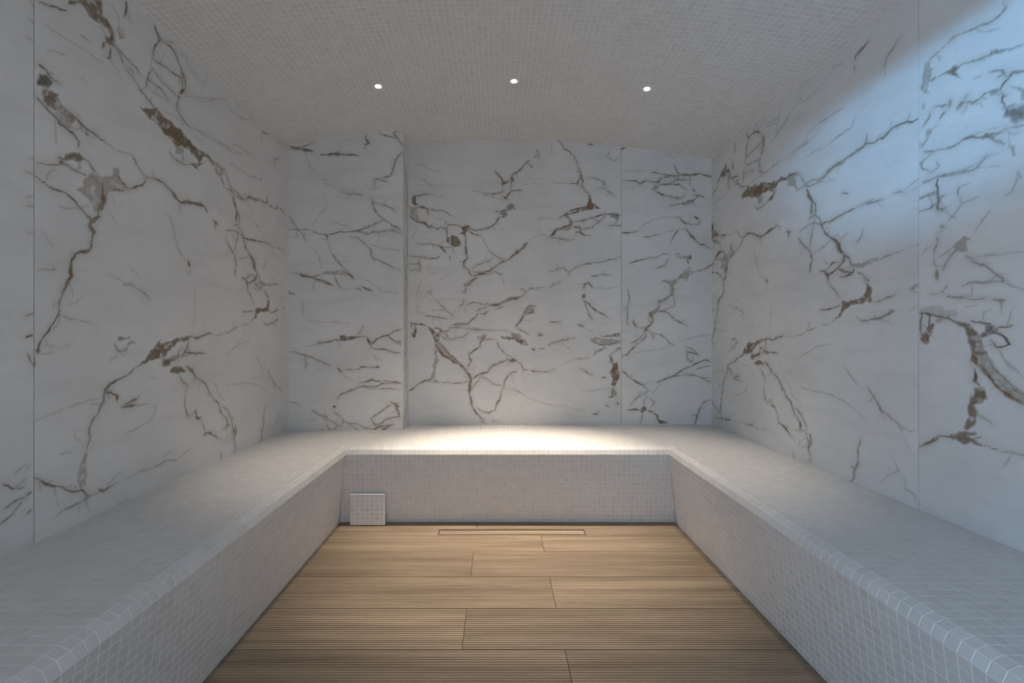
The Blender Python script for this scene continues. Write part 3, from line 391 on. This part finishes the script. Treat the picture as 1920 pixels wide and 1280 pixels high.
# ----------------------------------------------------------------- mosaic
TH, INSET = 0.0006, 0.0006
TB = np.array([(-.5, -.5, 0), (.5, -.5, 0), (.5, .5, 0), (-.5, .5, 0)])
def tile_local(sx, sy):
    lo = TB * (sx, sy, 1); hi = TB * (sx - 2 * INSET, sy - 2 * INSET, 1) + (0, 0, TH)
    return np.concatenate([lo, hi])
TQ = np.array([(4, 5, 6, 7), (0, 1, 5, 4), (1, 2, 6, 5), (2, 3, 7, 6), (3, 0, 4, 7)])
JOINT = 0.0024
TILE_ME = mesh('mosaic_tile', tile_local(PITCH - JOINT, PITCH - JOINT), TQ, M_TILE1)
class Field:
    """tiles: centre, axis a, axis b, outward normal, size along a and b"""
    def __init__(s): s.t = []
    def add(s, c, a, b, la, lb):
        if la > 0.007 and lb > 0.007: s.t.append((c, a, b, la - JOINT, lb - JOINT))
    def build(s, parent, picked, name='mosaic_tiling', tilt=0.006):
        n = len(s.t); r = np.random.default_rng(n)
        C = np.array([q[0] for q in s.t], float); A = np.array([q[1] for q in s.t], float); B = np.array([q[2] for q in s.t], float)
        S = np.array([(q[3], q[4]) for q in s.t], float)
        Nn = np.cross(A, B)
        ta, tb = r.normal(0, tilt, n), r.normal(0, tilt, n)
        A2 = A + Nn * ta[:, None]; A2 /= np.linalg.norm(A2, axis=1)[:, None]
        B2 = B + Nn * tb[:, None]; B2 -= A2 * (A2 * B2).sum(1)[:, None]; B2 /= np.linalg.norm(B2, axis=1)[:, None]
        N2 = np.cross(A2, B2)
        # apparent size in the photograph
        cor = C[:, None, :] + (TB[None, :, 0:1] * S[:, None, 0:1]) * A[:, None, :] + (TB[None, :, 1:2] * S[:, None, 1:2]) * B[:, None, :]
        d = np.maximum(cor[..., 1], 1e-3); px = CX + cor[..., 0] * F / d; py = CY - (cor[..., 2] - HC) * F / d
        area = 0.5 * np.abs((px[:, 0] - px[:, 2]) * (py[:, 1] - py[:, 3]) - (px[:, 1] - px[:, 3]) * (py[:, 0] - py[:, 2]))
        seen = (cor[..., 1].min(1) > 0.25) & (px.min(1) > 0) & (px.max(1) < 1920) & (py.min(1) > 0) & (py.max(1) < 1280)
        seen &= ((np.array([0, 0, HC]) - C) * Nn).sum(1) > 0
        area = np.where(seen, area, 0)
        order = np.argsort(-area)[:picked]; order = order[area[order] > 25]
        one = set(order.tolist())
        for i in order:
            o = link('mosaic_tile', TILE_ME, parent)
            k = (PITCH - JOINT)
            o.matrix_local = Matrix(((A2[i, 0], B2[i, 0], N2[i, 0], C[i, 0]), (A2[i, 1], B2[i, 1], N2[i, 1], C[i, 1]),
                                     (A2[i, 2], B2[i, 2], N2[i, 2], C[i, 2]), (0, 0, 0, 1))) @ Matrix.Diagonal((S[i, 0] / k, S[i, 1] / k, 1, 1))
        rest = np.array([i for i in range(n) if i not in one])
        if not len(rest): return
        lo = TB[None, :, :2] * S[rest][:, None, :]; hi = TB[None, :, :2] * (S[rest][:, None, :] - 2 * INSET)
        L = np.concatenate([lo, hi], 1); H = np.concatenate([np.zeros(4), np.full(4, TH)])
        V = C[rest][:, None, :] + L[..., 0:1] * A2[rest][:, None, :] + L[..., 1:2] * B2[rest][:, None, :] + H[None, :, None] * N2[rest][:, None, :]
        Q = (TQ[None] + (np.arange(len(rest)) * 8)[:, None, None]).reshape(-1, 4)
        me = quads_mesh(name, V.reshape(-1, 3), Q, M_TILE)
        at = me.attributes.new('tone', 'FLOAT', 'FACE'); at.data.foreach_set('value', np.repeat(r.random(len(rest)), 5).astype(np.float32))
        tag(link(name, me, parent), 'field of small white mosaic tiles', kind='stuff')

# ceiling: shallow vault of mosaic
xs = np.linspace(XL - 0.006, XR + 0.006, 73)
V = [(x, y, zc(x) + dz) for dz in (0, 0.06) for y in (YR - 0.12, YB + 0.006) for x in xs]
n = len(xs); Fq = []
for i in range(n - 1):
    Fq += [(i, n + i, n + i + 1, i + 1), (2 * n + i, 2 * n + i + 1, 3 * n + i + 1, 3 * n + i), (i, i + 1, 2 * n + i + 1, 2 * n + i), (n + i, 3 * n + i, 3 * n + i + 1, n + i + 1)]
Fq += [(0, 2 * n, 3 * n, n), (n - 1, 2 * n - 1, 4 * n - 1, 3 * n - 1)]
ceiling = tag(link('ceiling', mesh('ceiling', V, Fq, M_GROUT, False)), 'shallow vaulted ceiling of small pale mosaic tiles', kind='structure')
LAMPS = [(-0.647, 2.285), (0.081, 2.285), (0.793, 2.285)]
fc = Field()
half = []
x = 0.004
while x < XR:                                   # walk along the arc from the crown
    nx = x + PITCH * math.cos(math.atan(2 * 0.0668 * (x - 0.004))); half.append((x, nx)); x = nx
cols = []
for a, b in half: cols += [(a, min(b, XR)), (0.008 - b, 0.008 - a)]
for a, b in sorted(cols):
    a, b = max(a, XL), min(b, XR)
    if b - a < 0.006: continue
    m = 0.5 * (a + b); t = Vector((b - a, 0, zc(b) - zc(a))); ln = t.length; t /= ln
    y = YB
    while y > YR:
        y0 = max(y - PITCH, YR); y1 = y
        if m < XC: y1 = min(y1, YP)
        if y1 - y0 > 0.007 and all((m - lx) ** 2 + (0.5 * (y0 + y1) - ly) ** 2 > 0.034 ** 2 for lx, ly in LAMPS):
            fc.add((m, 0.5 * (y0 + y1), 0.5 * (zc(a) + zc(b))), tuple(t), (0, -1, 0), ln, y1 - y0)
        y -= PITCH
fc.build(ceiling, 300)

# bench: one U-shaped body
YE = YR + 0.03
bench = tag(link('mosaic_bench', None), 'U-shaped built-in bench clad in small white mosaic tiles along three walls', 'bench')
X0, X1, Y0 = XFL - NOSE, XFR + NOSE, YF + NOSE           # where the flat top ends
prof = [(0.0, HB)]
for q in range(1, 3):
    a = q / 2 * math.pi / 2; prof.append((NOSE * math.sin(a), HB - NOSE + NOSE * math.cos(a)))
prof.append((NOSE - UNDER, 0.0))
low = 0.0002
paths = [[(XL, YE, HB - low), (XL, YB, HB - low), (XR, YB, HB - low), (XR, YE, HB - low)]]
for o, z in prof:
    o2, z2 = o - low, z - (low if z > 0 else 0)
    paths.append([(X0 + o2, YE, z2), (X0 + o2, Y0 - o2, z2), (X1 - o2, Y0 - o2, z2), (X1 - o2, YE, z2)])
paths.append([(XL, YE, 0), (XL, YB, 0), (XR, YB, 0), (XR, YE, 0)])
V = [p for path in paths for p in path]; Fq = []
for i in range(len(paths)):
    a, b = i * 4, ((i + 1) % len(paths)) * 4
    for j in range(3): Fq.append((a + j, b + j, b + j + 1, a + j + 1))
Fq += [tuple(i * 4 for i in range(len(paths)))[::-1], tuple(i * 4 + 3 for i in range(len(paths)))]
link('bench_body', mesh('bench_body', V, Fq, M_GROUT), bench)
fb = Field()
colx = []
x = X0
while x > XL: colx.append((max(x - PITCH, XL), x)); x -= PITCH
x = X1
while x < XR: colx.append((x, min(x + PITCH, XR))); x += PITCH
nm = round((X1 - X0) / PITCH); pm = (X1 - X0) / nm
mid = [(X0 + i * pm, X0 + (i + 1) * pm) for i in range(nm)]
rows = []
y = Y0
while y > YE: rows.append((max(y - PITCH, YE), y)); y -= PITCH
backrows = []
y = Y0
while y < YB: backrows.append((y, min(y + PITCH, YB))); y += PITCH
for (a, b) in colx + mid:
    m = 0.5 * (a + b)
    for (c, d) in backrows + ([] if (a, b) in mid else rows):
        c2, d2, a2, b2 = c, d, a, b
        if c < YP < d and m < XC: d2 = YP
        elif c >= YP and m < XC:
            if b > XC: a2 = XC
            else: continue
        fb.add((0.5 * (a2 + b2), 0.5 * (c2 + d2), HB), (1, 0, 0), (0, 1, 0), b2 - a2, d2 - c2)
strips = []                                             # (offset, z, tangent down the profile, width)
for (o0, z0), (o1, z1) in zip(prof[:2], prof[1:3]):
    ln = math.hypot(o1 - o0, z1 - z0)
    strips.append((0.5 * (o0 + o1), 0.5 * (z0 + z1), ((o1 - o0) / ln, (z1 - z0) / ln), ln))
ftop, fbot = (NOSE, HB - NOSE), (NOSE - UNDER, 0.0)
fl = math.hypot(fbot[0] - ftop[0], fbot[1] - ftop[1]); nf = round(fl / PITCH); dv = ((fbot[0] - ftop[0]) / fl, (fbot[1] - ftop[1]) / fl)
for i in range(nf):
    s = (i + 0.5) / nf
    strips.append((ftop[0] + (fbot[0] - ftop[0]) * s, ftop[1] + (fbot[1] - ftop[1]) * s, dv, fl / nf))
for o, z, (to, tz), wd in strips:
    end = Y0 - o
    for c, d in rows + [backrows[0]]:
        d2 = min(d, end)
        if d2 - c > 0.007:
            m = 0.5 * (c + d2)
            fb.add((X0 + o, m, z), (0, 1, 0), (-to, 0, -tz), d2 - c, wd)
            fb.add((X1 - o, m, z), (0, -1, 0), (to, 0, -tz), d2 - c, wd)
    for a, b in mid + [(X0 - PITCH, X0), (X1, X1 + PITCH)]:
        a2, b2 = max(a, X0 + o), min(b, X1 - o)
        if b2 - a2 > 0.007:
            fb.add((0.5 * (a2 + b2), Y0 - o, z), (1, 0, 0), (0, to, -tz), b2 - a2, wd)
fb.build(bench, 300)

# ----------------------------------------------------------------- floor of ribbed wood-look planks
floor = tag(box('floor', (XL - 0.12, XR + 0.12, -2.2, YB + 0.12, -0.08, -0.004), M_SUB), 'floor of ribbed wood-look planks in dark grout', kind='structure')
FX0, FX1, FYB = XFL - UNDER - 0.001, XFR + UNDER + 0.001, YF + UNDER + 0.001
DR = (-0.321, 0.457, 2.2234, 2.285)                     # drain opening
PW, JY = 0.2152, 2.0549
def plank(x0, x1, y0, y1):
    g = 0.0013; x0 += g; x1 -= g; y0 += g; y1 -= g
    nr = max(2, round((y1 - y0) / 0.0105)); rp = (y1 - y0) / nr; prof = []
    for i in range(nr):
        a = y0 + i * rp
        prof += [(a, -0.0020), (a + 0.0012, 0.0), (a + rp - 0.0034, 0.0), (a + rp - 0.0022, -0.0020)]
    prof.append((y1, -0.0020))
    xs = sorted({x0, x1} | {v for v in DR[:2] if x0 < v < x1})
    ys = [p[0] for p in prof]
    org = (0.5 * (x0 + x1), 0.5 * (y0 + y1), -0.004)
    V, Fq = [], []
    for x in xs: V += [(x - org[0], y - org[1], z - org[2]) for y, z in prof]
    n = len(prof)
    for i in range(len(xs) - 1):
        for j in range(n - 1):
            mx, my = 0.5 * (xs[i] + xs[i + 1]), 0.5 * (ys[j] + ys[j + 1])
            if DR[0] < mx < DR[1] and DR[2] - 0.002 < my < DR[3] + 0.002: continue
            Fq.append((i * n + j, (i + 1) * n + j, (i + 1) * n + j + 1, i * n + j + 1))
    b0 = len(V)
    for x in (x0, x1):
        for y in (y0, y1): V.append((x - org[0], y - org[1], 0.0))
    e = (len(xs) - 1) * n
    Fq += [(b0, b0 + 2, e, 0), (b0 + 3, b0 + 1, n - 1, e + n - 1)]
    Fq += [(b0 + 1, b0) + tuple(range(0, n)), (b0 + 2, b0 + 3) + tuple(range(e + n - 1, e - 1, -1))]
    link('plank', mesh('plank', V, Fq, M_WOOD), floor, org)
k = 2; flip = 0
edges = [FYB] + [JY + PW * i for i in (1, 0)] 
y = JY
while y > YR:
    y -= PW; edges.append(max(y, YR))
for r, (b, a) in enumerate(zip(edges[:-1], edges[1:])):
    if b - a < 0.03: continue
    j = -0.122 if r % 2 == 0 else 0.218
    cuts = [FX0] + sorted(v for v in (j - 1.2, j, j + 1.2) if FX0 + 0.05 < v < FX1 - 0.05) + [FX1]
    for p, q in zip(cuts[:-1], cuts[1:]): plank(p, q, a, b)

# slot drain
drain = tag(link('slot_drain', None, None, (0.5 * (DR[0] + DR[1]), 0.5 * (DR[2] + DR[3]), 0)), 'long narrow slot drain with a wood-look insert in the floor before the back bench', 'drain')
lx, ly = 0.5 * (DR[1] - DR[0]) - 0.001, 0.5 * (DR[3] - DR[2]) - 0.001
boxes('frame', [(-lx, lx, -ly, -ly + 0.003, -0.004, 0.0012), (-lx, lx, ly - 0.003, ly, -0.004, 0.0012), (-lx, -lx + 0.003, -ly + 0.003, ly - 0.003, -0.004, 0.0012), (lx - 0.003, lx, -ly + 0.003, ly - 0.003, -0.004, 0.0012)], M_STEEL, drain)
box('insert', (-lx + 0.006, lx - 0.006, -ly + 0.007, ly - 0.007, -0.004, 0.0006), M_WOOD, drain)

# ----------------------------------------------------------------- tiled cover standing against the bench
cw, chh, ct = 0.189, 0.176, 0.022
cover = tag(link('tiled_cover', None, None, (-0.7195, 2.330, 0.0)), 'small square cover slab faced with mosaic tiles, standing against the back bench', 'cover')
cb = 0.003
V = [(-cw / 2 + cb, 0.0, 0.004 + cb), (cw / 2 - cb, 0.0, 0.004 + cb), (cw / 2 - cb, 0.0, chh - cb), (-cw / 2 + cb, 0.0, chh - cb)]
V += [(-cw / 2, cb, 0.004), (cw / 2, cb, 0.004), (cw / 2, cb, chh), (-cw / 2, cb, chh)]
V += [(-cw / 2, ct, 0.004), (cw / 2, ct, 0.004), (cw / 2, ct, chh), (-cw / 2, ct, chh)]
Fq = [(0, 1, 2, 3), (8, 11, 10, 9)]
for i in range(4):
    j = (i + 1) % 4; Fq += [(i, 4 + i, 4 + j, j), (4 + i, 8 + i, 8 + j, 4 + j)]
link('slab', mesh('slab', V, Fq, M_GROUT), cover)
boxes('foot', [(-0.075, -0.055, 0.004, ct - 0.002, 0.0, 0.006), (0.055, 0.075, 0.004, ct - 0.002, 0.0, 0.006)], M_STEEL, cover)
nx_, nz_ = 7, 7
sx_, sz_ = (cw - 0.004) / nx_, (chh - 0.008) / nz_
ctm = mesh('cover_tile', tile_local(sx_ - JOINT, sz_ - JOINT), TQ, M_TILE1)
rnd = random.Random(4)
for i in range(nx_):
    for j in range(nz_):
        o = link('mosaic_tile', ctm, cover, (-cw / 2 + 0.002 + (i + 0.5) * sx_, 0.0004, 0.006 + (j + 0.5) * sz_))
        o.rotation_euler = (math.pi / 2 + rnd.gauss(0, 0.012), rnd.gauss(0, 0.012), 0)

# ----------------------------------------------------------------- recessed downlights
k = N('lamp_lens'); k.b.inputs['Base Color'].default_value = (1, 1, 1, 1)
k.b.inputs['Emission Color'].default_value = (1.0, 0.93, 0.85, 1); k.b.inputs['Emission Strength'].default_value = 14.0
M_LENS = k.m
def lathe(name, pr, mat, seg=40, smooth=True):
    V = [(r * math.cos(2 * math.pi * i / seg), r * math.sin(2 * math.pi * i / seg), z) for r, z in pr for i in range(seg)]
    Fq = [(a * seg + i, a * seg + (i + 1) % seg, (a + 1) * seg + (i + 1) % seg, (a + 1) * seg + i) for a in range(len(pr) - 1) for i in range(seg)]
    return mesh(name, V, Fq, mat, smooth)
RING = lathe('trim_ring', [(0.036, 0.004), (0.036, -0.003), (0.033, -0.0045), (0.0165, -0.0045), (0.0150, -0.003), (0.0145, 0.004)], M_RING)
LENS = lathe('lens', [(0.0144, -0.0020), (0.011, -0.0046), (0.006, -0.0058), (0.0004, -0.0062)], M_LENS)
WHERE = ['round recessed ceiling downlight nearest the left wall, above the tiled cover', 'round recessed ceiling downlight in the middle of the row at the crown of the vault', 'round recessed ceiling downlight nearest the right wall']
PWR = [0.24, 1.0, 0.24]
CONE = [52, 52, 52]
for (lx_, ly_), lab, pw, cone in zip(LAMPS, WHERE, PWR, CONE):
    d = tag(link('ceiling_downlight', None, None, (lx_, ly_, zc(lx_) - 0.001)), lab, 'ceiling light', 'row of recessed downlights')
    d.rotation_euler = (0, math.atan(2 * 0.0668 * (lx_ - 0.004)), 0)
    link('trim_ring', RING, d); link('lens', LENS, d)
    s = light('downlight_beam', 'SPOT', (0, 0, -0.012), SPOT_W * pw, SPOT_C, spot_size=math.radians(cone), spot_blend=1.0, shadow_soft_size=0.016)
    s.parent = d
    s.rotation_euler = (math.radians(-3.5), -d.rotation_euler.y, 0)
